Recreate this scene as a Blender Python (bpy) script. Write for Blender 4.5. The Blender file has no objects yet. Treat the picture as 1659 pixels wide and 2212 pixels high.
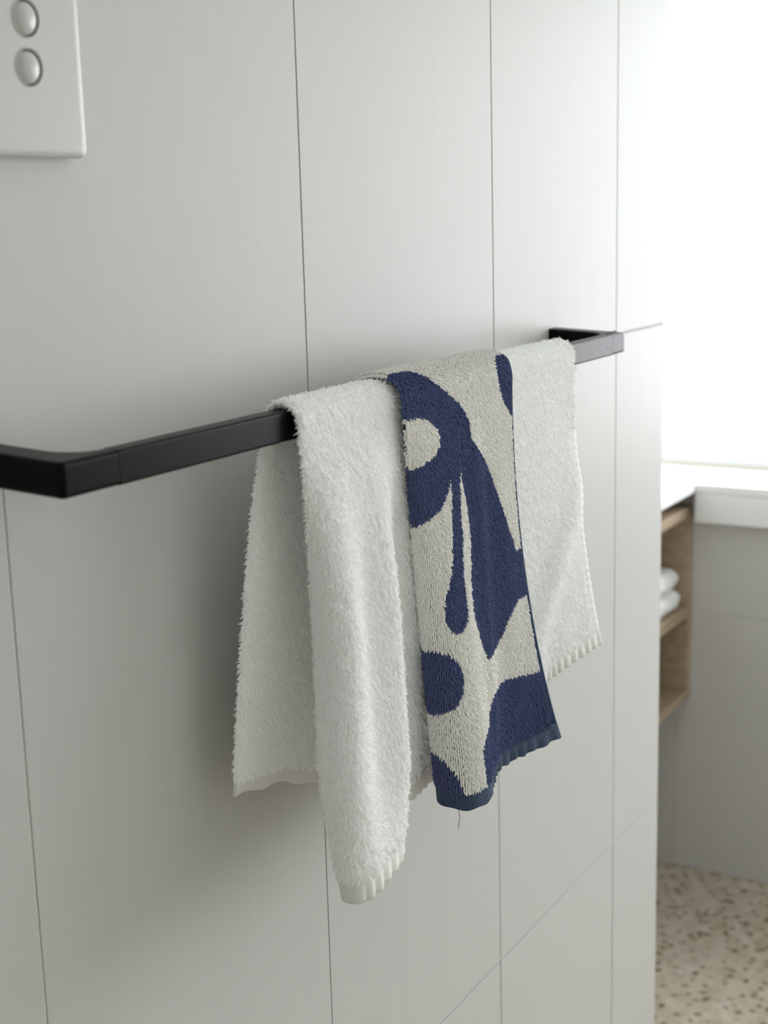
import bpy, bmesh, math, random
import numpy as np
from mathutils import Matrix, Vector

random.seed(4); RNG = np.random.default_rng(7)
S = bpy.context.scene
C = S.collection

# ------------------------------------------------------------------ camera
# world frame: x runs along the tiled wall towards the window, y points into that wall, z is up
CAM_Z = 1.307
R = np.array([[0.50525115, -0.86255263, -0.02691177],
              [-0.19103905, -0.08138347, -0.97820285],
              [0.84156126, 0.49937931, -0.20590032]])
cd = bpy.data.cameras.new('camera'); cam = bpy.data.objects.new('camera', cd); C.objects.link(cam)
cd.sensor_fit = 'VERTICAL'; cd.sensor_height = 36.0; cd.sensor_width = 27.0
cd.lens = 49.764; cd.clip_start = 0.02
cam.matrix_world = Matrix(((R[0, 0], -R[1, 0], -R[2, 0], 0), (R[0, 1], -R[1, 1], -R[2, 1], 0),
                           (R[0, 2], -R[1, 2], -R[2, 2], CAM_Z), (0, 0, 0, 1)))
cd.dof.use_dof = True; cd.dof.focus_distance = 1.02; cd.dof.aperture_fstop = 8.0
S.camera = cam

# ------------------------------------------------------------------ light
SKY = 8.05
w = bpy.data.worlds.new('overcast_sky'); S.world = w; w.use_nodes = True
bg = w.node_tree.nodes['Background']; bg.inputs[0].default_value = (0.945, 0.975, 1.0, 1); bg.inputs[1].default_value = SKY
def portal(loc, rot, sx, sy):
    pl = bpy.data.lights.new('window_portal_offscreen', 'AREA'); pl.shape = 'RECTANGLE'; pl.size = sx; pl.size_y = sy; pl.cycles.is_portal = True
    po = bpy.data.objects.new('window_portal_offscreen', pl); C.objects.link(po); po.location = loc; po.rotation_euler = rot
portal((2.82, 0, 1.32), (0, math.radians(90), 0), 1.0, 2.85)                     # faces -x
S.view_settings.view_transform = 'Standard'; S.view_settings.look = 'None'
S.view_settings.gamma = 1.0; S.view_settings.use_curve_mapping = False
S.view_settings.exposure = 0.0
S.cycles.max_bounces = 20; S.cycles.diffuse_bounces = 18

# ------------------------------------------------------------------ materials
def mat(name, col, rough=0.6, spec=0.5, **kw):
    m = bpy.data.materials.new(name); m.use_nodes = True
    b = m.node_tree.nodes['Principled BSDF']
    b.inputs['Base Color'].default_value = (*col, 1); b.inputs['Roughness'].default_value = rough
    b.inputs['Specular IOR Level'].default_value = spec
    for k, v in kw.items(): b.inputs[k].default_value = v
    return m
def nodes(m): return m.node_tree.nodes, m.node_tree.links, m.node_tree.nodes['Principled BSDF']
def add_noise(m, scale, stretch, c1, c2, lo=0.4, hi=0.6, detail=4, bump=0.0, rough=None):
    n, l, b = nodes(m)
    tc = n.new('ShaderNodeTexCoord'); mp = n.new('ShaderNodeMapping'); mp.inputs['Scale'].default_value = stretch
    nz = n.new('ShaderNodeTexNoise'); nz.inputs['Scale'].default_value = scale; nz.inputs['Detail'].default_value = detail
    rp = n.new('ShaderNodeValToRGB'); rp.color_ramp.elements[0].position = lo; rp.color_ramp.elements[1].position = hi
    rp.color_ramp.elements[0].color = (*c1, 1); rp.color_ramp.elements[1].color = (*c2, 1)
    l.new(tc.outputs['Object'], mp.inputs[0]); l.new(mp.outputs[0], nz.inputs['Vector'])
    l.new(nz.outputs['Fac'], rp.inputs[0]); l.new(rp.outputs[0], b.inputs['Base Color'])
    if bump:
        bp = n.new('ShaderNodeBump'); bp.inputs['Strength'].default_value = bump; bp.inputs['Distance'].default_value = 0.001
        l.new(nz.outputs['Fac'], bp.inputs['Height']); l.new(bp.outputs[0], b.inputs['Normal'])
    return m

M = {}
M['tile'] = add_noise(mat('satin_white_tile', (.74, .74, .72), .45, .15), 9, (10, 1, 0.35), (.563, .563, .548), (.574, .574, .558), .3, .7, 5)
M['grout'] = mat('pale_grout', (.64, .64, .615), .9, .2)
M['plaster'] = mat('white_plaster', (.79, .80, .785), .8, .3)
M['black'] = mat('matt_black_metal', (.003, .003, .0038), .32, .095)
nodes(M['black'])[2].inputs['Specular Tint'].default_value = (1, .9, .93, 1)
M['ceramic'] = mat('glossy_white_plastic', (.55, .55, .535), .32, .35)
M['stone'] = mat('white_stone_top', (.78, .79, .795), .4, .3)
M['frame'] = mat('white_window_frame', (.78, .80, .81), .4, .3)
M['apron'] = mat('white_apron_board', (.78, .79, .785), .5, .3)
M['seal'] = mat('beige_sealant', (.70, .66, .56), .7, .3)
M['wood'] = add_noise(mat('light_oak', (.42, .31, .21), .5, .3), 6, (1, 8, 14), (.34, .255, .175), (.46, .36, .26), .3, .7, 6, bump=.05)
M['towel'] = mat('white_terry_base', (.92, .92, .90), 1.0, .1)
def cotton(name, col, trans):
    # cotton tufts: light scatters off them and through them
    m = bpy.data.materials.new(name); m.use_nodes = True; nt = m.node_tree; nt.nodes.clear()
    o = nt.nodes.new('ShaderNodeOutputMaterial'); d = nt.nodes.new('ShaderNodeBsdfDiffuse'); t = nt.nodes.new('ShaderNodeBsdfTranslucent'); x = nt.nodes.new('ShaderNodeMixShader')
    d.inputs[0].default_value = (*col, 1); t.inputs[0].default_value = (*col, 1); x.inputs[0].default_value = trans
    nt.links.new(d.outputs[0], x.inputs[1]); nt.links.new(t.outputs[0], x.inputs[2]); nt.links.new(x.outputs[0], o.inputs[0])
    return m
M['pile'] = cotton('white_terry_pile', (.985, .987, .984), .0)
M['hemw'] = mat('white_flat_weave', (.80, .79, .765), .85, .2)
M['navy'] = cotton('navy_terry_loop', (.092, .112, .222), .0)
M['ecru'] = cotton('ecru_terry_loop', (.84, .825, .792), .0)
M['navybase'] = mat('navy_ground_weave', (.012, .020, .050), .9, .1)
M['selv'] = mat('dark_navy_selvedge', (.010, .028, .070), .8, .2)
M['folded'] = mat('white_folded_towel', (.86, .87, .88), .95, .1)

# navy hem: navy flat weave with pale dots
m = mat('navy_dotted_hem_weave', (.02, .04, .09), .85, .2); n, l, b = nodes(m)
uv = n.new('ShaderNodeUVMap'); mp = n.new('ShaderNodeMapping'); mp.inputs['Scale'].default_value = (1, 1, 1)
vor = n.new('ShaderNodeTexVoronoi'); vor.inputs['Scale'].default_value = 1.0; vor.inputs['Randomness'].default_value = .12
rp = n.new('ShaderNodeValToRGB'); rp.color_ramp.elements[0].position = .18; rp.color_ramp.elements[1].position = .35
rp.color_ramp.elements[0].color = (.22, .27, .36, 1); rp.color_ramp.elements[1].color = (.012, .024, .060, 1)
bp = n.new('ShaderNodeBump'); bp.inputs['Strength'].default_value = .5; bp.inputs['Distance'].default_value = .0004; bp.invert = True
l.new(uv.outputs[0], mp.inputs[0]); l.new(mp.outputs[0], vor.inputs['Vector']); l.new(vor.outputs['Distance'], rp.inputs[0])
l.new(rp.outputs[0], b.inputs['Base Color']); l.new(vor.outputs['Distance'], bp.inputs['Height']); l.new(bp.outputs[0], b.inputs['Normal'])
M['navyhem'] = m

# terrazzo-like pebbled floor
m = mat('beige_pebbled_floor', (.5, .45, .36), .7, .3); n, l, b = nodes(m)
tc = n.new('ShaderNodeTexCoord')
nzw = n.new('ShaderNodeTexNoise'); nzw.inputs['Scale'].default_value = 60; nzw.inputs['Detail'].default_value = 2
mixv = n.new('ShaderNodeVectorMath'); mixv.operation = 'MULTIPLY_ADD'; mixv.inputs[1].default_value = (.012, .012, .012)
v = n.new('ShaderNodeTexVoronoi'); v.inputs['Scale'].default_value = 56; v.inputs['Randomness'].default_value = 1
r1 = n.new('ShaderNodeValToRGB'); e = r1.color_ramp.elements
e[0].position = .0; e[0].color = (1, 1, 1, 1); e[1].position = .46; e[1].color = (0, 0, 0, 1); e.new(.30).color = (1, 1, 1, 1)
sep = n.new('ShaderNodeSeparateColor')
r2 = n.new('ShaderNodeValToRGB'); r2.color_ramp.interpolation = 'CONSTANT'; e = r2.color_ramp.elements
e[0].position = 0; e[0].color = (.20, .125, .075, 1); e[1].position = .18; e[1].color = (.30, .205, .14, 1)
e.new(.40).color = (.36, .27, .19, 1); e.new(.58).color = (.22, .19, .13, 1); e.new(.64).color = (.53, .47, .38, 1)
mx = n.new('ShaderNodeMix'); mx.data_type = 'RGBA'
nz2 = n.new('ShaderNodeTexNoise'); nz2.inputs['Scale'].default_value = 30; nz2.inputs['Detail'].default_value = 6
r3 = n.new('ShaderNodeValToRGB'); r3.color_ramp.elements[0].color = (.46, .40, .315, 1); r3.color_ramp.elements[1].color = (.60, .55, .46, 1)
r3.color_ramp.elements[0].position = .35; r3.color_ramp.elements[1].position = .65
l.new(tc.outputs['Object'], nzw.inputs['Vector']); l.new(nzw.outputs['Color'], mixv.inputs[0]); l.new(tc.outputs['Object'], mixv.inputs[2])
l.new(mixv.outputs[0], v.inputs['Vector']); l.new(v.outputs['Distance'], r1.inputs[0]); l.new(v.outputs['Color'], sep.inputs[0])
l.new(sep.outputs[0], r2.inputs[0]); l.new(tc.outputs['Object'], nz2.inputs['Vector']); l.new(nz2.outputs['Fac'], r3.inputs[0])
l.new(r1.outputs[0], mx.inputs['Factor']); l.new(r3.outputs[0], mx.inputs['A']); l.new(r2.outputs[0], mx.inputs['B'])
l.new(mx.outputs['Result'], b.inputs['Base Color'])
M['floor'] = m

# window glass that lets the daylight straight through
m = bpy.data.materials.new('clear_window_glass'); m.use_nodes = True; nt = m.node_tree; nt.nodes.clear()
o_ = nt.nodes.new('ShaderNodeOutputMaterial'); t_ = nt.nodes.new('ShaderNodeBsdfTransparent'); g_ = nt.nodes.new('ShaderNodeBsdfGlossy')
g_.inputs['Roughness'].default_value = .02; mx = nt.nodes.new('ShaderNodeMixShader'); mx.inputs[0].default_value = .05
nt.links.new(t_.outputs[0], mx.inputs[1]); nt.links.new(g_.outputs[0], mx.inputs[2]); nt.links.new(mx.outputs[0], o_.inputs[0])
M['glass'] = m

# ------------------------------------------------------------------ helpers
def tag(o, label=None, cat=None, group=None, kind=None):
    if label: o['label'] = label
    if cat: o['category'] = cat
    if group: o['group'] = group
    if kind: o['kind'] = kind
    return o
def empty(name, loc):
    o = bpy.data.objects.new(name, None); o.empty_display_size = .05; C.objects.link(o); o.location = loc; return o
def link(name, me, mt, parent=None, smooth=False):
    if mt is not None:
        for x in (mt if isinstance(mt, (list, tuple)) else [mt]): me.materials.append(x)
    if smooth: me.polygons.foreach_set('use_smooth', np.ones(len(me.polygons), dtype=bool))
    o = bpy.data.objects.new(name, me); C.objects.link(o)
    if parent is not None:
        o.parent = parent; o.matrix_parent_inverse = Matrix.Translation(parent.location).inverted()
    return o
def box_bm(bm, x0, x1, y0, y1, z0, z1):
    vs = [bm.verts.new((x, y, z)) for z in (z0, z1) for y in (y0, y1) for x in (x0, x1)]
    for f in ((0, 2, 3, 1), (4, 5, 7, 6), (0, 1, 5, 4), (2, 6, 7, 3), (0, 4, 6, 2), (1, 3, 7, 5)): bm.faces.new([vs[i] for i in f])
def box(name, x0, x1, y0, y1, z0, z1, mt, parent=None, bevel=0.0, seg=2):
    bm = bmesh.new(); box_bm(bm, x0, x1, y0, y1, z0, z1)
    if bevel: bmesh.ops.bevel(bm, geom=bm.edges[:], offset=bevel, segments=seg, affect='EDGES', profile=.5)
    me = bpy.data.meshes.new(name); bm.to_mesh(me); bm.free()
    return link(name, me, mt, parent)
def boxes(name, bl, mt, parent=None):
    bm = bmesh.new()
    for b_ in bl: box_bm(bm, *b_)
    me = bpy.data.meshes.new(name); bm.to_mesh(me); bm.free()
    return link(name, me, mt, parent)

# ------------------------------------------------------------------ the room
WY = 0.56                       # face of the tiled wall
TX = [-1.562, -1.262, -0.961, -0.6605, -0.360, -0.0595, 0.241, 0.541, 0.842, 1.1445, 1.443, 1.595]
TZ = [0.0, 0.5866, 1.1738, 1.761, 2.348, 2.40]
J = 0.0006; JZ = .0007                      # half a joint
tag(box('floor', -1.6, 2.85, -1.5, 1.45, -.05, 0, M['floor']), 'beige pebbled bathroom floor with brown specks', 'floor', kind='structure')
tag(box('ceiling', -1.6, 2.85, -1.5, 1.45, 2.40, 2.45, M['plaster']), 'plain white ceiling', 'ceiling', kind='structure')
wall = tag(box('wall_left', -1.6, 1.594, WY + .0006, 1.40, 0, 2.40, M['grout']), 'white tiled partition wall behind the towel rail', 'wall', kind='structure')
cache = {}
for i in range(len(TX) - 1):
    for k in range(len(TZ) - 1):
        wd, ht = TX[i + 1] - TX[i] - 2 * J, TZ[k + 1] - TZ[k] - 2 * JZ
        key = (round(wd, 4), round(ht, 4))
        if key not in cache:
            bm = bmesh.new(); box_bm(bm, 0, wd, 0, .008, 0, ht)
            bmesh.ops.bevel(bm, geom=[e_ for e_ in bm.edges if all(v_.co.y < 1e-6 for v_ in e_.verts)], offset=.0006, segments=2, affect='EDGES')
            me = bpy.data.meshes.new('tile'); bm.to_mesh(me); bm.free(); me.materials.append(M['tile']); cache[key] = me
        o = bpy.data.objects.new('tile', cache[key]); C.objects.link(o); o.parent = wall
        o.location = (TX[i] + J, WY, TZ[k] + JZ)
# tile on the partition's end, facing the window
box('tile', 1.5945, 1.600, WY + .002, 1.40, 0.001, 2.399, M['tile'], wall)
tag(box('wall_right', -1.6, 2.85, -1.6, -1.5, 0, 2.40, M['plaster']), 'plain white wall opposite the towel rail', 'wall', kind='structure')
tag(box('wall_front', -1.7, -1.6, -1.5, 1.45, 0, 2.40, M['plaster']), 'plain white wall facing the window', 'wall', kind='structure')
tag(box('wall_alcove', 1.6, 2.85, 1.40, 1.45, 0, 2.40, M['plaster']), 'white alcove wall behind the vanity', 'wall', kind='structure')

# window wall: lower part with large tiles, ledge, window
WX = 2.58
WIN_Y0, WIN_Y1, WIN_Z0, WIN_Z1 = -1.40, 1.40, 0.795, 1.80
wb = tag(boxes('wall_back', [(WX + .0016, 2.85, -1.5, 1.40, 0, .779), (WX, 2.85, -1.5, WIN_Y0, .779, 2.40),
                             (WX, 2.85, WIN_Y0, 1.40, WIN_Z1, 2.40)], M['grout']), 'pale tiled wall under the bright window', 'wall', kind='structure')
for y0, y1 in ((-1.5, -.93), (-.93, -.33), (-.33, .27), (.27, .87), (.87, 1.40)):
    for z0, z1 in ((0, .5365), (.5365, .779)):
        box('tile', WX, WX + .008, y0 + J, y1 - J, z0 + J, z1 - J, M['tile'], wb, bevel=.0006, seg=1)
ap = tag(box('trim_1', 2.545, WX - .0002, -1.5, .8285, .722, .778, M['apron'], bevel=.001), 'grey-white apron below the window ledge', 'trim', kind='structure')
win = tag(empty('window_1', (2.76, .4, WIN_Z0)), 'large bright white-framed window above the ledge', 'window', kind='structure')
FX0, FX1 = 2.737, 2.80
box('bottom_rail', FX0, FX1, WIN_Y0, WIN_Y1, WIN_Z0 + .001, .839, M['frame'], win, bevel=.002)
box('sill_lip', FX0 - .006, FX1, WIN_Y0, WIN_Y1, .8392, .8495, M['frame'], win, bevel=.002)
box('top_rail', FX0, FX1, WIN_Y0, WIN_Y1, WIN_Z1 - .04, WIN_Z1, M['frame'], win, bevel=.002)
box('jamb', FX0, FX1, WIN_Y0, WIN_Y0 + .04, .8497, WIN_Z1 - .0402, M['frame'], win, bevel=.002)
box('jamb', FX0, FX1, WIN_Y1 - .04, WIN_Y1, .8497, WIN_Z1 - .0402, M['frame'], win, bevel=.002)
box('sealant_bead', FX0 - .007, FX0, WIN_Y0, WIN_Y1, WIN_Z0 + .0002, WIN_Z0 + .0045, M['seal'], win)
box('pane', 2.765, 2.769, WIN_Y0 + .04, WIN_Y1 - .04, .8497, WIN_Z1 - .0402, M['glass'], win)

# ------------------------------------------------------------------ vanity, worktop, folded towels
bm = bmesh.new()
pts = [(1.601, .829), (2.545, .829), (2.545, -1.498), (2.736, -1.498), (2.736, 1.398), (1.601, 1.398)]
vs = [bm.verts.new((x, y, .779)) for x, y in pts]; f = bm.faces.new(vs)
r_ = bmesh.ops.extrude_face_region(bm, geom=[f])
for v_ in [g for g in r_['geom'] if isinstance(g, bmesh.types.BMVert)]: v_.co.z = .795
bmesh.ops.recalc_face_normals(bm, faces=bm.faces[:])
bmesh.ops.bevel(bm, geom=bm.edges[:], offset=.0012, segments=2, affect='EDGES')
me = bpy.data.meshes.new('worktop'); bm.to_mesh(me); bm.free()
tag(link('worktop', me, M['stone']), 'white stone worktop turning into the ledge under the window', 'worktop')

VF, VB, VX0, VX1 = .842, 1.30, 1.66, 2.5785
van = tag(empty('vanity_cabinet', (2.1, 1.07, .362)), 'floating light oak open-front cabinet under the white worktop', 'cabinet')
box('side_panel', VX1 - .018, VX1, VF, VB, .362, .7477, M['wood'], van, bevel=.0008, seg=1)
box('side_panel', VX0, VX0 + .018, VF, VB, .362, .7477, M['wood'], van, bevel=.0008, seg=1)
box('bottom_panel', VX0 + .0182, VX1 - .0182, VF, VB, .362, .380, M['wood'], van, bevel=.0008, seg=1)
box('top_panel', VX0 + .0182, VX1 - .0182, VF, VB, .7297, .7477, M['wood'], van, bevel=.0008, seg=1)
box('shelf', VX0 + .0182, VX1 - .0182, VF + .001, VB - .0102, .531, .549, M['wood'], van, bevel=.0008, seg=1)
box('back_panel', VX0 + .0182, VX1 - .0182, VB - .01, VB, .3802, .7295, M['wood'], van)
box('spacer_board', VX0, VX1, VF + .07, VB, .7479, .7788, M['wood'], van)
box('mounting_rail', VX0, VX1, VB + .0002, 1.3995, .60, .70, M['wood'], van)

def folded_towel(label, x1, y0, z0, th, ln):
    # a towel folded in three: rounded fold at the front, layers stacked, rounded right end
    bm = bmesh.new(); N = 26
    prof = []                                                       # (y, z) outline of the folded stack, rounded front
    for a in np.linspace(-math.pi / 2, math.pi / 2, 11): prof.append((y0 + th * .5 - math.cos(a) * th * .5, z0 + th * .5 + math.sin(a) * th * .5))
    prof = prof[::-1] if False else prof
    prof += [(y0 + ln * .5, z0 + th * 1.01), (y0 + ln, z0 + th * .96), (y0 + ln + .006, z0 + th * .5), (y0 + ln, z0)]
    rings = []
    xs = [x1 - .36 + .36 * t for t in np.linspace(0, 1, N)]
    for i, x in enumerate(xs):
        q = max(0, (x - (x1 - .03)) / .03); s_ = math.sqrt(max(1e-4, 1 - q ** 2 * .97))
        ring = []
        for (y, z) in prof:
            zc = z0 + th * .45
            ring.append(bm.verts.new((x, y + .012 * q * q + .0015 * math.sin(x * 60 + z * 200), zc + (z - zc) * s_ if z > zc else zc + (z - zc) * (1 - .6 * q ** 4))))
        rings.append(ring)
    for a, b_ in zip(rings, rings[1:]):
        for k in range(len(prof)): bm.faces.new((a[k], a[(k + 1) % len(prof)], b_[(k + 1) % len(prof)], b_[k]))
    bm.faces.new(rings[0]); bm.faces.new(rings[-1][::-1])
    bmesh.ops.recalc_face_normals(bm, faces=bm.faces[:])
    me = bpy.data.meshes.new('folded_towel'); bm.to_mesh(me); bm.free()
    o = link('folded_towel', me, M['folded'], None, True)
    sub = o.modifiers.new('smooth', 'SUBSURF'); sub.levels = 2; sub.render_levels = 2
    return tag(o, label, 'towel', 'folded towels on the cabinet shelf')
folded_towel('white folded towel lying directly on the cabinet shelf', 2.559, .850, .5495, .040, .30)
folded_towel('white folded towel on top of another folded towel in the cabinet', 2.556, .853, .5897, .042, .30)

# ------------------------------------------------------------------ flush plate
fp = tag(empty('flush_plate', (.52, WY, 1.3415)), 'glossy white toilet flush plate with two round buttons on tiled wall', 'flush plate')
PX0, PX1, PZ0, PZ1, PY = .395, .6165, 1.3415, 1.5015, WY - .0105
bm = bmesh.new()
cent = [(.5748, 1.4118), (.5748, 1.3872)]; RB = .0102
# front face with two round holes: built as a plate body plus dished cups set into it
def rounded_rect(x0, x1, z0, z1, r, n=6):
    p = []
    for cx, cz, a0 in ((x1 - r, z1 - r, 0), (x0 + r, z1 - r, 90), (x0 + r, z0 + r, 180), (x1 - r, z0 + r, 270)):
        for k in range(n + 1):
            a = math.radians(a0 + 90 * k / n); p.append((cx + r * math.cos(a), cz + r * math.sin(a)))
    return p
outl = rounded_rect(PX0, PX1, PZ0, PZ1, .004)
layers = [(0.0, 0.0005), (-.0070, 0), (-.0085, .0004), (-.0096, .0014), (-.0102, .0030), (-.0105, .0052)]
cx, cz = (PX0 + PX1) / 2, (PZ0 + PZ1) / 2
def inset(p, d):
    return [(x - math.copysign(min(d, abs(x - cx)), x - cx), z - math.copysign(min(d, abs(z - cz)), z - cz)) for x, z in p]
rings = []
for dy, ins in layers: rings.append([bm.verts.new((x, WY + dy, z)) for x, z in inset(outl, ins)])
for a, b_ in zip(rings, rings[1:]):
    for k in range(len(outl)): bm.faces.new((a[k], a[(k + 1) % len(outl)], b_[(k + 1) % len(outl)], b_[k]))
# front face with holes via triangle fill between outline and the two hole circles
NC = 40; edges = []
fr = rings[-1]
for k in range(len(fr)):
    e_ = bm.edges.get((fr[k], fr[(k + 1) % len(fr)])); edges.append(e_)
holes = []
for (hx, hz) in cent:
    hv = [bm.verts.new((hx + RB * math.cos(2 * math.pi * k / NC), PY, hz + RB * math.sin(2 * math.pi * k / NC))) for k in range(NC)]
    for k in range(NC): edges.append(bm.edges.new((hv[k], hv[(k + 1) % NC])))
    holes.append(hv)
bmesh.ops.triangle_fill(bm, edges=edges, use_beauty=True, use_dissolve=False)
bm.faces.new(rings[0])
bmesh.ops.recalc_face_normals(bm, faces=bm.faces[:])
me = bpy.data.meshes.new('plate'); bm.to_mesh(me); bm.free()
link('plate', me, M['ceramic'], fp)
def lathe(name, prof, cx_, cz_, mt, parent, n=40):
    bm = bmesh.new(); rr = []
    for r0, y in prof:
        if r0 < 1e-6: rr.append([bm.verts.new((cx_, y, cz_))])
        else: rr.append([bm.verts.new((cx_ + r0 * math.cos(2 * math.pi * k / n), y, cz_ + r0 * math.sin(2 * math.pi * k / n))) for k in range(n)])
    for a, b_ in zip(rr, rr[1:]):
        for k in range(n):
            if len(b_) == 1: bm.faces.new((a[k], a[(k + 1) % n], b_[0]))
            else: bm.faces.new((a[k], a[(k + 1) % n], b_[(k + 1) % n], b_[k]))
    bmesh.ops.recalc_face_normals(bm, faces=bm.faces[:])
    me = bpy.data.meshes.new(name); bm.to_mesh(me); bm.free()
    return link(name, me, mt, parent, True)
for hx, hz in cent:
    btn = lathe('button', [(.0086, PY + .005), (.0086, PY + .0016), (.0084, PY + .0010), (.0076, PY + .0001), (.0062, PY - .0009), (.0042, PY - .0017), (.0021, PY - .0021), (0, PY - .0022)], hx, hz, M['ceramic'], fp)
    lathe('button_ring', [(RB, PY + .006), (RB, PY - .0001), (RB - .0002, PY - .0006), (RB - .0006, PY - .0006), (RB - .0008, PY), (RB - .0010, PY + .006)], hx, hz, M['ceramic'], btn)

# ------------------------------------------------------------------ towel rail
DROOP = .055
rail = tag(empty('towel_rail', (.9, WY, 1.18)), 'matt black square towel rail fixed to the tiled wall', 'towel rail')
BF, BB, BZ0, BZ1 = .490, .501, 1.1715, 1.1905       # front and back face, bottom and top at the front face
XL, XR, SL, SR = .5135, 1.2865, .5565, 1.2535
def droop(bm):
    for v_ in bm.verts: v_.co.z += (v_.co.y - BF) * DROOP
def finish(bm, name, mt, parent, bev, edges=None):
    bmesh.ops.recalc_face_normals(bm, faces=bm.faces[:])
    bmesh.ops.bevel(bm, geom=edges(bm) if edges else bm.edges[:], offset=bev, segments=4, affect='EDGES', profile=.5)
    droop(bm); me = bpy.data.meshes.new(name); bm.to_mesh(me); bm.free()
    return link(name, me, mt, parent)
bm = bmesh.new(); box_bm(bm, SL + .0004, SR - .0004, BF, BB, BZ0, BZ1)
finish(bm, 'bar', M['black'], rail, .0016, lambda q: [e_ for e_ in q.edges if abs(e_.verts[0].co.x - e_.verts[1].co.x) > .1])
def bracket(sgn, xo, xs):
    # plan outline of the corner piece: post to the wall, rounded outer corner, filleted inner corner
    pw = .022; rf = .019; ro = .0035
    P = [(xo, WY), (xo, BF + ro)]
    for k in range(1, 7):
        a = math.pi / 2 * k / 6; P.append((xo + sgn * (ro - ro * math.cos(a)), BF + ro - ro * math.sin(a)))
    P += [(xs, BF), (xs, BB)]
    xi = xo + sgn * pw
    for k in range(0, 9):
        a = math.pi / 2 * k / 8; P.append((xi + sgn * (rf - rf * math.sin(a)), BB + rf - rf * math.cos(a)))
    P.append((xi, WY))
    bm = bmesh.new(); vs = [bm.verts.new((x, y, BZ0)) for x, y in P]; f = bm.faces.new(vs)
    r_ = bmesh.ops.extrude_face_region(bm, geom=[f])
    for v_ in [g for g in r_['geom'] if isinstance(g, bmesh.types.BMVert)]: v_.co.z = BZ1
    def ed(q):
        return [e_ for e_ in q.edges if abs(e_.verts[0].co.z - e_.verts[1].co.z) < 1e-6 and not all(abs(v_.co.x - xs) < 1e-6 for v_ in e_.verts) and not all(abs(v_.co.y - WY) < 1e-6 for v_ in e_.verts)]
    return finish(bm, 'bracket', M['black'], rail, .0027, ed)
bracket(1, XL, SL); bracket(-1, XR, SR)
lathe('screw', [(.0007, BF - .00005), (.0006, BF - .0002), (0, BF - .0002)], 1.2415, BZ0 + .0085, M['black'], rail, 10)

# ------------------------------------------------------------------ towels
#<SURF>
def hermite(xk, yk):
    xk = np.asarray(xk, float); yk = np.asarray(yk, float)
    d = np.diff(yk) / np.diff(xk); t = np.zeros_like(yk); t[1:-1] = (d[1:] * np.diff(xk)[:-1] + d[:-1] * np.diff(xk)[1:]) / (xk[2:] - xk[:-2]); t[0] = d[0]; t[-1] = d[-1]
    def fn(x):
        x = np.clip(x, xk[0], xk[-1]); i = np.clip(np.searchsorted(xk, x) - 1, 0, len(xk) - 2); hh = xk[i + 1] - xk[i]; s = (x - xk[i]) / hh
        return (yk[i] * (2 * s**3 - 3 * s**2 + 1) + t[i] * hh * (s**3 - 2 * s**2 + s) + yk[i + 1] * (3 * s**2 - 2 * s**3) + t[i + 1] * hh * (s**3 - s**2))
    return fn
def sstep(a, b, x):
    t = np.clip((x - a) / (b - a), 0, 1); return t * t * (3 - 2 * t)
class Drape:
    """P(u, v): v 0..1 front from hem up to the rail, 1..2 over the rail, 2..3 down the back to its hem."""
    def __init__(s, x0, x1, sec, hem, back, mid=None, p=1.0):
        s.x0, s.x1 = x0, x1
        sec = np.array(sec); L = np.concatenate([[0], np.cumsum(np.hypot(*np.diff(sec, axis=0).T))]); L /= L[-1]
        s.ty, s.tz = hermite(L, sec[:, 0]), hermite(L, sec[:, 1]); s.y0, s.z0 = sec[0]; s.yb, s.zb = sec[-1]
        hem = np.array(hem); s.hx, s.hy, s.hz = (hermite(hem[:, 0], hem[:, k]) for k in (1, 2, 3))
        back = np.array(back); s.bx, s.by, s.bz = (hermite(back[:, 0], back[:, k]) for k in (1, 2, 3))
        s.mid = mid; s.p = p
    def __call__(s, u, v):
        u, v = np.broadcast_arrays(np.asarray(u, float), np.asarray(v, float))
        X = s.x0 + (s.x1 - s.x0) * u
        f = np.clip(1 - v, 0, 1); b = np.clip(v - 2, 0, 1); t = np.clip(v - 1, 0, 1)
        e = sstep(.72, 1., u); fx = X + (s.hx(u) - X) * f ** (1.1 + 1.5 * e); fy = s.y0 + (s.hy(u) - s.y0) * f ** (s.p + .9 * e); fz = s.z0 + (s.hz(u) - s.z0) * f
        if s.mid:
            dx, dy = s.mid(u, f); fx = fx + dx; fy = fy + dy
        bx = X + (s.bx(u) - X) * b ** .75; by = s.yb + (s.by(u) - s.yb) * b ** .7; bz = s.zb + (s.bz(u) - s.zb) * b
        x = np.where(v < 1, fx, np.where(v > 2, bx, X)); y = np.where(v < 1, fy, np.where(v > 2, by, s.ty(t))); z = np.where(v < 1, fz, np.where(v > 2, bz, s.tz(t)))
        return np.stack([x, y, z], -1)
    def normal(s, u, v, e=2e-3):
        du = s(np.minimum(u + e, 1), v) - s(np.maximum(u - e, 0), v); dv = s(u, np.minimum(v + e, 3)) - s(u, np.maximum(v - e, 0))
        n = np.cross(du, dv); return n / np.maximum(np.linalg.norm(n, axis=-1, keepdims=True), 1e-12)
    def lens(s, u, v, e=2e-3):
        du = (s(np.minimum(u + e, 1), v) - s(np.maximum(u - e, 0), v)) / (2 * e); dv = (s(u, np.minimum(v + e, 3)) - s(u, np.maximum(v - e, 0))) / (2 * e)
        return np.linalg.norm(du, axis=-1), np.linalg.norm(dv, axis=-1)

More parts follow.
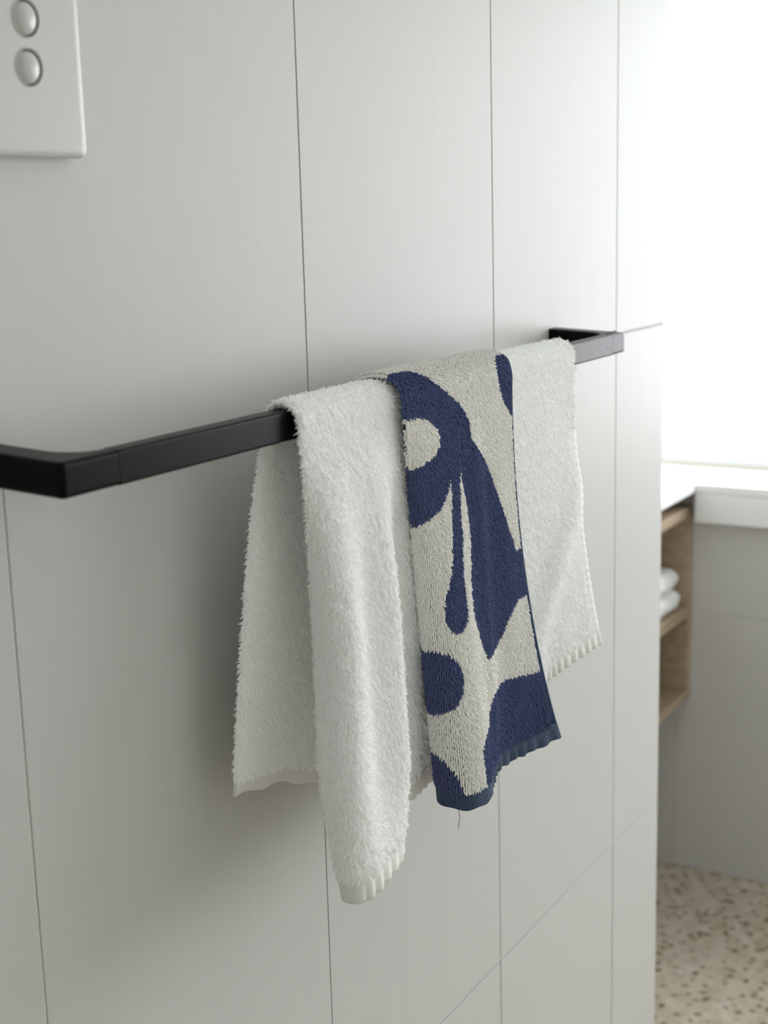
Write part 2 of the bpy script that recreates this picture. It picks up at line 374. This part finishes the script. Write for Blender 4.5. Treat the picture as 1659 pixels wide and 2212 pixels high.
def white_mid(u, f):
    dx = -.012 * np.exp(-((f - .78) / .25) ** 2) * np.exp(-(u / .10) ** 2)
    a = sstep(.02, .45, f) * (1 - sstep(.75, 1.0, f))
    tk = np.exp(-(u / .022) ** 2); dx = dx + .014 * tk * a
    dy = .014 * tk * a - .006 * np.exp(-((u - .06) / .035) ** 2) * a + .005 * np.exp(-((u - .135) / .035) ** 2) * a
    dy += -.008 * np.exp(-((u - .195) / .032) ** 2) * a + .010 * np.exp(-((u - .275) / .04) ** 2) * a
    # crease that runs from the right edge down and left
    c = u - (1.0 - .26 * sstep(.30, .95, f))
    dy += -.005 * np.exp(-(c / .05) ** 2) * sstep(.25, .5, f)
    return dx, dy
WHITE = Drape(.717, 1.143,
    [(.4835, 1.172), (.4835, 1.182), (.4858, 1.1900), (.4915, 1.1943), (.4995, 1.1948), (.5058, 1.1912), (.5082, 1.183), (.511, 1.170)],
    [(0, .748, .479, .872), (.02, .7275, .4681, .868), (.045, .7211, .4551, .869), (.07, .7265, .4495, .870), (.125, .752, .4495, .873), (.17, .776, .4540, .8745),
     (.21, .7945, .4640, .8755), (.25, .811, .479, .877), (.29, .832, .488, .879), (.36, .862, .489, .883), (.55, .95, .488, .893), (.72, 1.035, .484, .902), (.80, 1.072, .480, .907), (.87, 1.0985, .4735, .912), (.935, 1.131, .468, .9165), (1, 1.160, .463, .9195)],
    [(0, .692, .530, .938), (.1, .742, .533, .928), (.25, .80, .530, .908), (.4, .86, .533, .905), (.7, 1.0, .531, .904), (1, 1.13, .53, .91)], white_mid, .9)
def patt_mid(u, f):
    a = sstep(.0, .25, f) * (1 - sstep(.8, 1.0, f))
    dx = .010 * np.exp(-(u / .06) ** 2) * a; dy = .007 * np.exp(-(u / .06) ** 2) * a
    dy = dy - .004 * np.exp(-((u - .55) / .07) ** 2) * a + .002 * np.exp(-((u - .72) / .08) ** 2) * a
    return dx, dy
PATT = Drape(.829, .999,
    [(.4740, 1.172), (.4742, 1.184), (.4780, 1.1945), (.4870, 1.1990), (.5000, 1.1995), (.5105, 1.1955), (.5155, 1.187), (.5185, 1.172)],
    [(0, .874, .477, .884), (.06, .8598, .4699, .882), (.14, .8545, .4529, .881), (.21, .8612, .4431, .880), (.29, .8752, .4395, .880), (.5, .9128, .4514, .880),
     (.62, .935, .4583, .880), (.75, .9623, .4572, .880), (.87, .985, .4515, .880), (1, 1.0223, .4434, .880)],
    [(0, .825, .541, .97), (.3, .88, .5425, .965), (.6, .93, .541, .962), (1, 1.0, .542, .97)], patt_mid, 1.0)
VH_W, VH_P = .056, .047        # hem depth as a share of v on the front
UPS = .972                     # where the bare selvedge begins
#</SURF>

def raw_mesh(name, co, quads, tris=None, mi=None, smooth=True):
    me = bpy.data.meshes.new(name); me.vertices.add(len(co)); me.vertices.foreach_set('co', np.ascontiguousarray(co, dtype=np.float32).ravel())
    nq = len(quads); nt_ = 0 if tris is None else len(tris)
    lv = quads.ravel() if nt_ == 0 else np.concatenate([quads.ravel(), tris.ravel()])
    me.loops.add(len(lv)); me.loops.foreach_set('vertex_index', lv.astype(np.int32))
    st = np.concatenate([np.arange(nq) * 4, nq * 4 + np.arange(nt_) * 3]).astype(np.int32)
    me.polygons.add(nq + nt_); me.polygons.foreach_set('loop_start', st)
    if mi is not None: me.polygons.foreach_set('material_index', mi.astype(np.int32))
    me.polygons.foreach_set('use_smooth', np.full(nq + nt_, smooth))
    me.update(calc_edges=True); me.validate(); return me
def sheet(name, fn, us, vs, thick, mt, parent, off=None, uvscale=None):
    U, V = np.meshgrid(us, vs, indexing='ij'); P = fn(U, V)
    if off is not None: P = P + off(U, V)
    nu, nv = len(us), len(vs); idx = np.arange(nu * nv).reshape(nu, nv)
    q = np.stack([idx[:-1, :-1], idx[1:, :-1], idx[1:, 1:], idx[:-1, 1:]], -1).reshape(-1, 4)
    me = raw_mesh(name, P.reshape(-1, 3), q)
    if uvscale:
        uvl = me.uv_layers.new(name='UVMap'); lu, lv_ = fn.lens(np.full(1, .5), np.full(1, vs[len(vs) // 2]))
        vi = np.empty(len(me.loops), dtype=np.int32); me.loops.foreach_get('vertex_index', vi)
        uvs = np.stack([U.reshape(-1)[vi] * uvscale[0], V.reshape(-1)[vi] * uvscale[1]], -1); uvl.data.foreach_set('uv', uvs.astype(np.float32).ravel())
    o = link(name, me, mt, parent)
    if thick:
        sm = o.modifiers.new('thickness', 'SOLIDIFY'); sm.thickness = thick; sm.offset = 0
    return o
def fibres(base, d, bend, Lh, r, sides=3, tip=True):
    """curved tapering tufts: two tube segments, and a rounded tip where asked for"""
    n = len(base); ref = np.where(np.abs(d[:, 2:3]) < .8, np.array([[0, 0, 1.]]), np.array([[1., 0, 0]]))
    a = np.cross(d, ref); a /= np.linalg.norm(a, axis=1, keepdims=True); b = np.cross(d, a)
    ph = RNG.uniform(0, 2 * np.pi, n)
    ca = a * np.cos(ph)[:, None] + b * np.sin(ph)[:, None]; cb = np.cross(d, ca)
    per = 3 * sides + (1 if tip else 0); co = np.empty((n, per, 3))
    for k, (t, s) in enumerate(((0, 1.0), (.5, 1.12), (.86, .86)) if tip else ((0, 1.0), (.55, 1.14), (1.0, .42))):
        c = base + d * (Lh * t)[:, None] + bend * (Lh * t * t)[:, None]
        for j in range(sides):
            an = 2 * np.pi * j / sides
            co[:, k * sides + j] = c + (ca * np.cos(an) + cb * np.sin(an)) * (r * s)[:, None]
    o = (np.arange(n) * per)[:, None]; q = []; tr = None
    for k in range(2):
        for j in range(sides): q.append([k * sides + j, k * sides + (j + 1) % sides, (k + 1) * sides + (j + 1) % sides, (k + 1) * sides + j])
    q = (np.array(q)[None] + o[:, :, None]).reshape(-1, 4)
    if tip:
        co[:, -1] = base + d * (Lh * 1.0)[:, None] + bend * Lh[:, None]
        tr = (np.array([[2 * sides + j, 2 * sides + (j + 1) % sides, 3 * sides] for j in range(sides)])[None] + o[:, :, None]).reshape(-1, 3)
    return co.reshape(-1, 3), q, tr
def scatter(fn, n_try, u0, u1, v0, v1, spacing):
    u = RNG.uniform(u0, u1, n_try); v = RNG.uniform(v0, v1, n_try); lu, lv_ = fn.lens(u, v)
    dens = lu * lv_ * (u1 - u0) * (v1 - v0) / n_try            # area each try stands for
    keep = RNG.uniform(0, 1, n_try) < dens / spacing ** 2
    return u[keep], v[keep]
def wob(a, b, s):
    return np.sin(a * 1.0 + s) * np.cos(b * 1.3 + 2 * s) + .6 * np.sin(a * 2.3 - b * 1.7 + s * 3) + .4 * np.cos(a * 4.1 + b * 3.7 - s)

# --- white bath towel
wt = tag(empty('bath_towel', (.93, .50, 1.19)), 'plain white fluffy bath towel draped over the black rail', 'towel')
us = np.linspace(0, .974, 130)
sheet('cloth', WHITE, us, np.concatenate([np.linspace(VH_W, 1, 60), np.linspace(1, 2, 20)[1:], np.linspace(2, 3 - .05, 40)[1:]]), .0016, M['towel'], wt)
def flute(U, V):
    k = 0.0013 * (.7 + .3 * np.sin(U * 23)) * np.sin(U * 2 * np.pi * 46 + 1.2 * np.sin(U * 17)) * sstep(.045, .09, U) * sstep(VH_W * 1.2, 0, V)
    return np.stack([np.zeros_like(k), k, np.zeros_like(k)], -1)
sheet('side_hem', WHITE, np.linspace(.974, 1, 6), np.concatenate([np.linspace(VH_W, 1, 300), np.linspace(1, 2.95, 80)[1:]]), .0026, M['hemw'], wt,
      lambda U, V: np.stack([0 * U, .0004 * np.sin(V * 2 * np.pi * 34) * (V < 1) * sstep(.974, .99, U), 0 * U], -1))
sheet('hem', WHITE, np.linspace(0, 1, 640), np.linspace(0, VH_W, 8), .0026, M['hemw'], wt, flute)
sheet('hem', WHITE, np.linspace(0, 1, 160), np.linspace(3 - .05, 3, 6), .0024, M['hemw'], wt,
      lambda U, V: np.stack([0 * U, .0008 * np.sin(U * 2 * np.pi * 13) * sstep(2.95, 3, V), .0012 * np.sin(U * 70) * sstep(2.95, 3, V)], -1))
B, D, BE, LL, RR = [], [], [], [], []
def white_pile(u, v, side, length, rad):
    p = WHITE(u, v); nrm = WHITE.normal(u, v) * side
    n = len(u); a, b = u * 160, v * 120
    tilt = np.stack([wob(a, b, .3), wob(a, b, 1.7), wob(a, b, 2.9)], -1) * .16 + RNG.normal(0, .19, (n, 3))
    d = nrm * .62 + np.array([[0, 0, -.55]]) * (1 - np.abs(nrm[:, 2:3])) + tilt; d /= np.linalg.norm(d, axis=1, keepdims=True)
    bend = np.array([[0, 0, -.42]]) - nrm * .12 + RNG.normal(0, .22, (n, 3)) + np.stack([wob(a * .7, b * .7, 4.), np.zeros(n), wob(a * .6, b * .8, 5.)], -1) * .12
    B.append(p + nrm * .0006); D.append(d); BE.append(bend)
    LL.append(length * RNG.uniform(.75, 1.15, n)); RR.append(rad * RNG.uniform(.8, 1.2, n))
SP = .00104
hid = lambda u, v: (u > .36) & (u < .60) & (v < 1.9)      # under the patterned towel
u, v = scatter(WHITE, 330000, 0, 1, VH_W * .9, 2.0, SP); k = (~hid(u, v) | (RNG.uniform(0, 1, len(u)) < .15)) & ((u < .976) | (v > .8))
white_pile(u[k], v[k], 1, .0031, .00045)
u, v = scatter(WHITE, 90000, 0, .34, 2.0, 2.955, SP * 1.05); white_pile(u, v, -1, .0030, .00045)       # room side of the back layer
u, v = scatter(WHITE, 40000, 0, 1, 2.0, 2.955, SP * 2.6); white_pile(u, v, 1, .0030, .0005)            # wall side of the back layer
u, v = scatter(WHITE, 20000, 0, .09, VH_W, .97, SP * 1.3); white_pile(u, v, -1, .0026, .00044)         # underside of the front layer along its edge
for (n, lo, hi) in ((2600, VH_W, 3 - .05),):                                                           # outward tufts along the folded left edge
    v = RNG.uniform(lo, hi, n); u = np.zeros(n); p = WHITE(u, v)
    d = np.stack([-np.ones(n), RNG.normal(0, .5, n), RNG.normal(0, .4, n)], -1); d /= np.linalg.norm(d, axis=1, keepdims=True)
    B.append(p); D.append(d); BE.append(np.array([[0, 0, -.35]]) + RNG.normal(0, .25, (n, 3))); LL.append(.0028 * RNG.uniform(.7, 1.1, n)); RR.append(.00044 * RNG.uniform(.8, 1.2, n))
co, q, t = fibres(*[np.concatenate(x) for x in (B, D, BE, LL, RR)], 3, False)
tag(link('terry_pile', raw_mesh('terry_pile', co, q, smooth=False), M['pile'], wt), kind='stuff')

# --- patterned hand towel
pt = tag(empty('patterned_towel', (.915, .495, 1.195)), 'navy and ecru patterned hand towel draped over the white bath towel', 'towel')
sheet('cloth', PATT, np.linspace(0, UPS, 90), np.concatenate([np.linspace(VH_P, 1, 60), np.linspace(1, 2, 20)[1:], np.linspace(2, 3, 30)[1:]]), .0012, M['navybase'], pt)
sheet('selvedge', PATT, np.linspace(UPS, 1, 6), np.linspace(VH_P, 3, 120), .0018, M['selv'], pt)
sheet('hem', PATT, np.linspace(0, 1, 260), np.linspace(0, VH_P, 10), .0026, M['navyhem'], pt,
      lambda U, V: np.stack([0 * U, .0009 * np.sin(U * 2 * np.pi * 17) * sstep(.35, .5, U) * sstep(VH_P * 1.1, 0, V), .0006 * np.sin(U * 60)], -1), uvscale=(150, 210))
#<PATTERN>  navy shapes and the ecru gap, in the towel's own (u, v)
NAVY = [[(-0.06,1.3908),(0.035,1.3908),(0.0925,1.3888),(0.1525,1.3868),(0.1625,1.3407),(0.185,1.3066),(0.215,1.2786),(0.24,1.2405),(0.275,1.2064),(0.3125,1.1683),(0.3475,1.1263),(0.385,1.0822),(0.43,1.0361),(0.465,0.9933),(0.5,0.9775),(0.515,0.965),(0.5325,0.9516),(0.5325,0.9374),(0.53,0.9224),(0.53,0.9049),(0.555,0.8907),(0.5825,0.8766),(0.6225,0.8616),(0.6625,0.8457),(0.6875,0.829),(0.71,0.8123),(0.73,0.7965),(0.7475,0.7756),(0.765,0.7556),(0.78,0.7356),(0.7975,0.7148),(0.815,0.6947),(0.8325,0.6739),(0.8525,0.6522),(0.8725,0.6314),(0.89,0.613),(0.9075,0.5947),(0.9125,0.5813),(0.9175,0.568),(1.06,0.568),(1.06,0.4345),(0.9025,0.4345),(0.875,0.4262),(0.845,0.4178),(0.8125,0.4028),(0.7825,0.3878),(0.755,0.3728),(0.7275,0.3578),(0.6975,0.3436),(0.66,0.3319),(0.545,0.3411),(0.51,0.3336),(0.4925,0.3511),(0.4725,0.3686),(0.4525,0.3895),(0.43,0.412),(0.415,0.4304),(0.4025,0.4487),(0.3875,0.4671),(0.385,0.4837),(0.385,0.4996),(0.3825,0.5154),(0.385,0.5313),(0.3875,0.5463),(0.3925,0.5613),(0.4025,0.5796),(0.4125,0.598),(0.4225,0.6163),(0.43,0.6355),(0.4375,0.6539),(0.4425,0.6731),(0.44,0.6931),(0.4375,0.7131),(0.4375,0.7323),(0.4325,0.749),(0.4275,0.7648),(0.4225,0.7807),(0.4175,0.7965),(0.41,0.8115),(0.41,0.8224),(0.405,0.834),(0.395,0.8207),(0.385,0.8082),(0.38,0.7932),(0.375,0.7781),(0.3675,0.764),(0.365,0.749),(0.36,0.7339),(0.355,0.7189),(0.355,0.7031),(0.3525,0.6881),(0.35,0.6731),(0.3425,0.658),(0.335,0.643),(0.33,0.628),(0.325,0.6122),(0.32,0.5972),(0.3175,0.5822),(0.3125,0.5671),(0.3175,0.5463),(0.32,0.5254),(0.32,0.5079),(0.3175,0.4904),(0.3075,0.4779),(0.2975,0.4646),(0.275,0.4579),(0.255,0.4512),(0.215,0.4529),(0.185,0.4687),(0.1675,0.4871),(0.1675,0.5021),(0.17,0.5163),(0.175,0.5329),(0.1825,0.5496),(0.195,0.563),(0.205,0.5763),(0.215,0.5897),(0.2275,0.6022),(0.2375,0.6188),(0.2475,0.6347),(0.2525,0.6505),(0.2575,0.6672),(0.2625,0.6839),(0.2675,0.7006),(0.2725,0.7173),(0.2775,0.7339),(0.2825,0.7506),(0.2875,0.7648),(0.2925,0.7798),(0.2975,0.7948),(0.3,0.8123),(0.305,0.8299),(0.2925,0.819),(0.2825,0.8073),(0.2625,0.7957),(0.2425,0.7832),(0.2175,0.7715),(0.195,0.7598),(0.17,0.754),(0.145,0.7473),(0.1175,0.7431),(0.095,0.7389),(0.0775,0.7331),(0.0575,0.7248),(-0.06,0.7248)],[(1.06,1.3226),(0.91,1.3226),(0.855,1.2705),(0.84,1.2305),(0.835,1.1924),(0.835,1.1303),(0.8475,1.0661),(0.8625,1.012),(0.8775,0.9883),(0.8925,0.9725),(0.9275,0.9533),(0.9625,0.9341),(1.06,0.9341)],[(-0.06,0.4028),(0.045,0.4028),(0.09,0.4128),(0.12,0.4128),(0.1425,0.4087),(0.17,0.4037),(0.185,0.3962),(0.2,0.3895),(0.215,0.3745),(0.2275,0.3586),(0.23,0.3436),(0.23,0.3294),(0.225,0.3153),(0.22,0.3011),(0.205,0.2886),(0.19,0.2752),(0.175,0.2686),(0.1575,0.2619),(0.1375,0.2569),(0.12,0.2519),(0.0975,0.2485),(0.0675,0.2394),(-0.06,0.2394)],[(1.06,0.2143),(0.9275,0.2143),(0.88,0.2227),(0.83,0.2302),(0.7875,0.2319),(0.745,0.2344),(0.7175,0.2319),(0.6875,0.2302),(0.6575,0.2269),(0.56,0.2402),(0.525,0.2352),(0.505,0.2269),(0.49,0.2143),(0.47,0.2027),(0.4625,0.1877),(0.45,0.1735),(0.405,0.1693),(0.365,0.1651),(0.3275,0.1526),(0.31,0.1376),(0.305,0.1251),(0.3025,0.1126),(0.305,0.1001),(0.31,0.0867),(0.3075,0.0751),(0.3075,0.0),(0.295,0.0),(0.285,0.0),(0.335,0.0),(0.4875,0.0),(0.6125,0.0),(0.665,0.0),(0.7025,0.0),(0.74,0.0),(0.7775,0.0),(0.825,0.0),(0.865,0.0),(0.9,0.0),(0.93,0.0),(0.96,0.0),(1.06,0.0)],[(-0.06,0.1359),(0.0725,0.1359),(0.095,0.1334),(0.115,0.1284),(0.13,0.1159),(0.1475,0.1034),(0.1575,0.0917),(0.17,0.0801),(0.1775,0.0),(0.185,0.0),(0.19,0.0),(0.165,0.0),(0.1375,0.0),(0.11,0.0),(0.08,0.0),(-0.06,0.0)]]
HOLE = [[(-0.06,0.995),(0.0225,0.995),(0.0625,0.995),(0.1025,0.995),(0.14,0.9875),(0.175,0.98),(0.2025,0.9716),(0.2275,0.9625),(0.2425,0.9516),(0.2575,0.9399),(0.255,0.9233),(0.2425,0.9141),(0.2275,0.9058),(0.205,0.8982),(0.1825,0.8907),(0.1475,0.8849),(0.1125,0.8791),(0.0775,0.8766),(0.045,0.8724),(-0.06,0.8724)]]
#</PATTERN>
def inside(poly, x, y):
    c = np.zeros(len(x), dtype=bool); n = len(poly)
    for i in range(n):
        (x1, y1), (x2, y2) = poly[i], poly[(i + 1) % n]
        if y1 == y2: continue
        c ^= ((y1 > y) != (y2 > y)) & (x < (x2 - x1) * (y - y1) / (y2 - y1) + x1)
    return c
lw = 0.0017
NU = int(.18 / lw)
vlen = np.linspace(VH_P * .98, 2.98, 4000); lv_ = PATT.lens(np.full(4000, .4), vlen)[1]; arc = np.concatenate([[0], np.cumsum((lv_[1:] + lv_[:-1]) / 2 * np.diff(vlen))])
NV = int(arc[-1] / .0013)
vrow = np.interp(np.linspace(0, arc[-1], NV), arc, vlen)
Ug, Vg = np.meshgrid((np.arange(NU) + .5) / NU * (UPS + .004), vrow, indexing='ij'); Vg = Vg.copy()
Vg += (RNG.uniform(-.5, .5, Vg.shape) * .25) * np.gradient(vrow)[None] + (np.arange(NU) % 2)[:, None] * .5 * np.gradient(vrow)[None]
Ug = Ug + RNG.normal(0, .06, Ug.shape) / NU
u, v = np.clip(Ug.ravel(), 0, 1), np.clip(Vg.ravel(), VH_P, 3)
k = (v < 2.15) | (u < .08) | (u > .9) | (RNG.uniform(0, 1, len(u)) < .3); u, v = u[k], v[k]      # sparse where it faces the wall
navy = np.zeros(len(u), dtype=bool)
for p_ in NAVY: navy |= inside(p_, u, v)
for p_ in HOLE: navy &= ~inside(p_, u, v)
p = PATT(u, v); nrm = PATT.normal(u, v); n = len(u)
d = nrm * .75 + np.array([[0, 0, -.65]]) * (1 - np.abs(nrm[:, 2:3])) + RNG.normal(0, .09, (n, 3)); d /= np.linalg.norm(d, axis=1, keepdims=True)
bend = np.array([[0, 0, -.35]]) + RNG.normal(0, .10, (n, 3))
ne = 2 * NV; ve = RNG.uniform(VH_P, 2.98, ne); ue = np.full(ne, .002)                     # loops along the folded left edge
de = np.stack([-np.ones(ne), RNG.normal(-.2, .45, ne), RNG.normal(-.3, .2, ne)], -1); de /= np.linalg.norm(de, axis=1, keepdims=True)
nve = np.zeros(ne, dtype=bool)
for p_ in NAVY: nve |= inside(p_, ue, ve)
for p_ in HOLE: nve &= ~inside(p_, ue, ve)
p = np.concatenate([p + nrm * .0003, PATT(ue, ve)]); d = np.concatenate([d, de]); navy = np.concatenate([navy, nve])
bend = np.concatenate([bend, np.array([[0, 0, -.3]]) + RNG.normal(0, .1, (ne, 3))]); n = n + ne
co, q, t = fibres(p, d, bend, .0027 * RNG.uniform(.85, 1.12, n), .00066 * RNG.uniform(.9, 1.1, n), 4)
mi = np.concatenate([np.repeat(np.where(navy, 0, 1), len(q) // n), np.repeat(np.where(navy, 0, 1), len(t) // n)])
tag(link('terry_loops', raw_mesh('terry_loops', co, q, t, mi, False), [M['navy'], M['ecru']], pt), kind='stuff')
def thread(name, pts, r, mt, parent):
    cu = bpy.data.curves.new(name, 'CURVE'); cu.dimensions = '3D'; sp = cu.splines.new('POLY'); sp.points.add(len(pts) - 1)
    for a, b_ in zip(sp.points, pts): a.co = (*b_, 1)
    cu.bevel_depth = r; cu.bevel_resolution = 1; cu.materials.append(mt)
    o = bpy.data.objects.new(name, cu); dg = None
    C.objects.link(o); me = bpy.data.meshes.new_from_object(o); bpy.data.objects.remove(o)
    return link(name, me, None, parent)
tp = PATT(np.array([.15]), np.array([.0]))[0]
thread('loose_thread', [tp + np.array(q_) for q_ in ((0, 0, .001), (.001, 0, -.004), (.0022, 0, -.007), (.001, 0, -.011), (-.0005, 0, -.015))], .00022, M['selv'], pt)
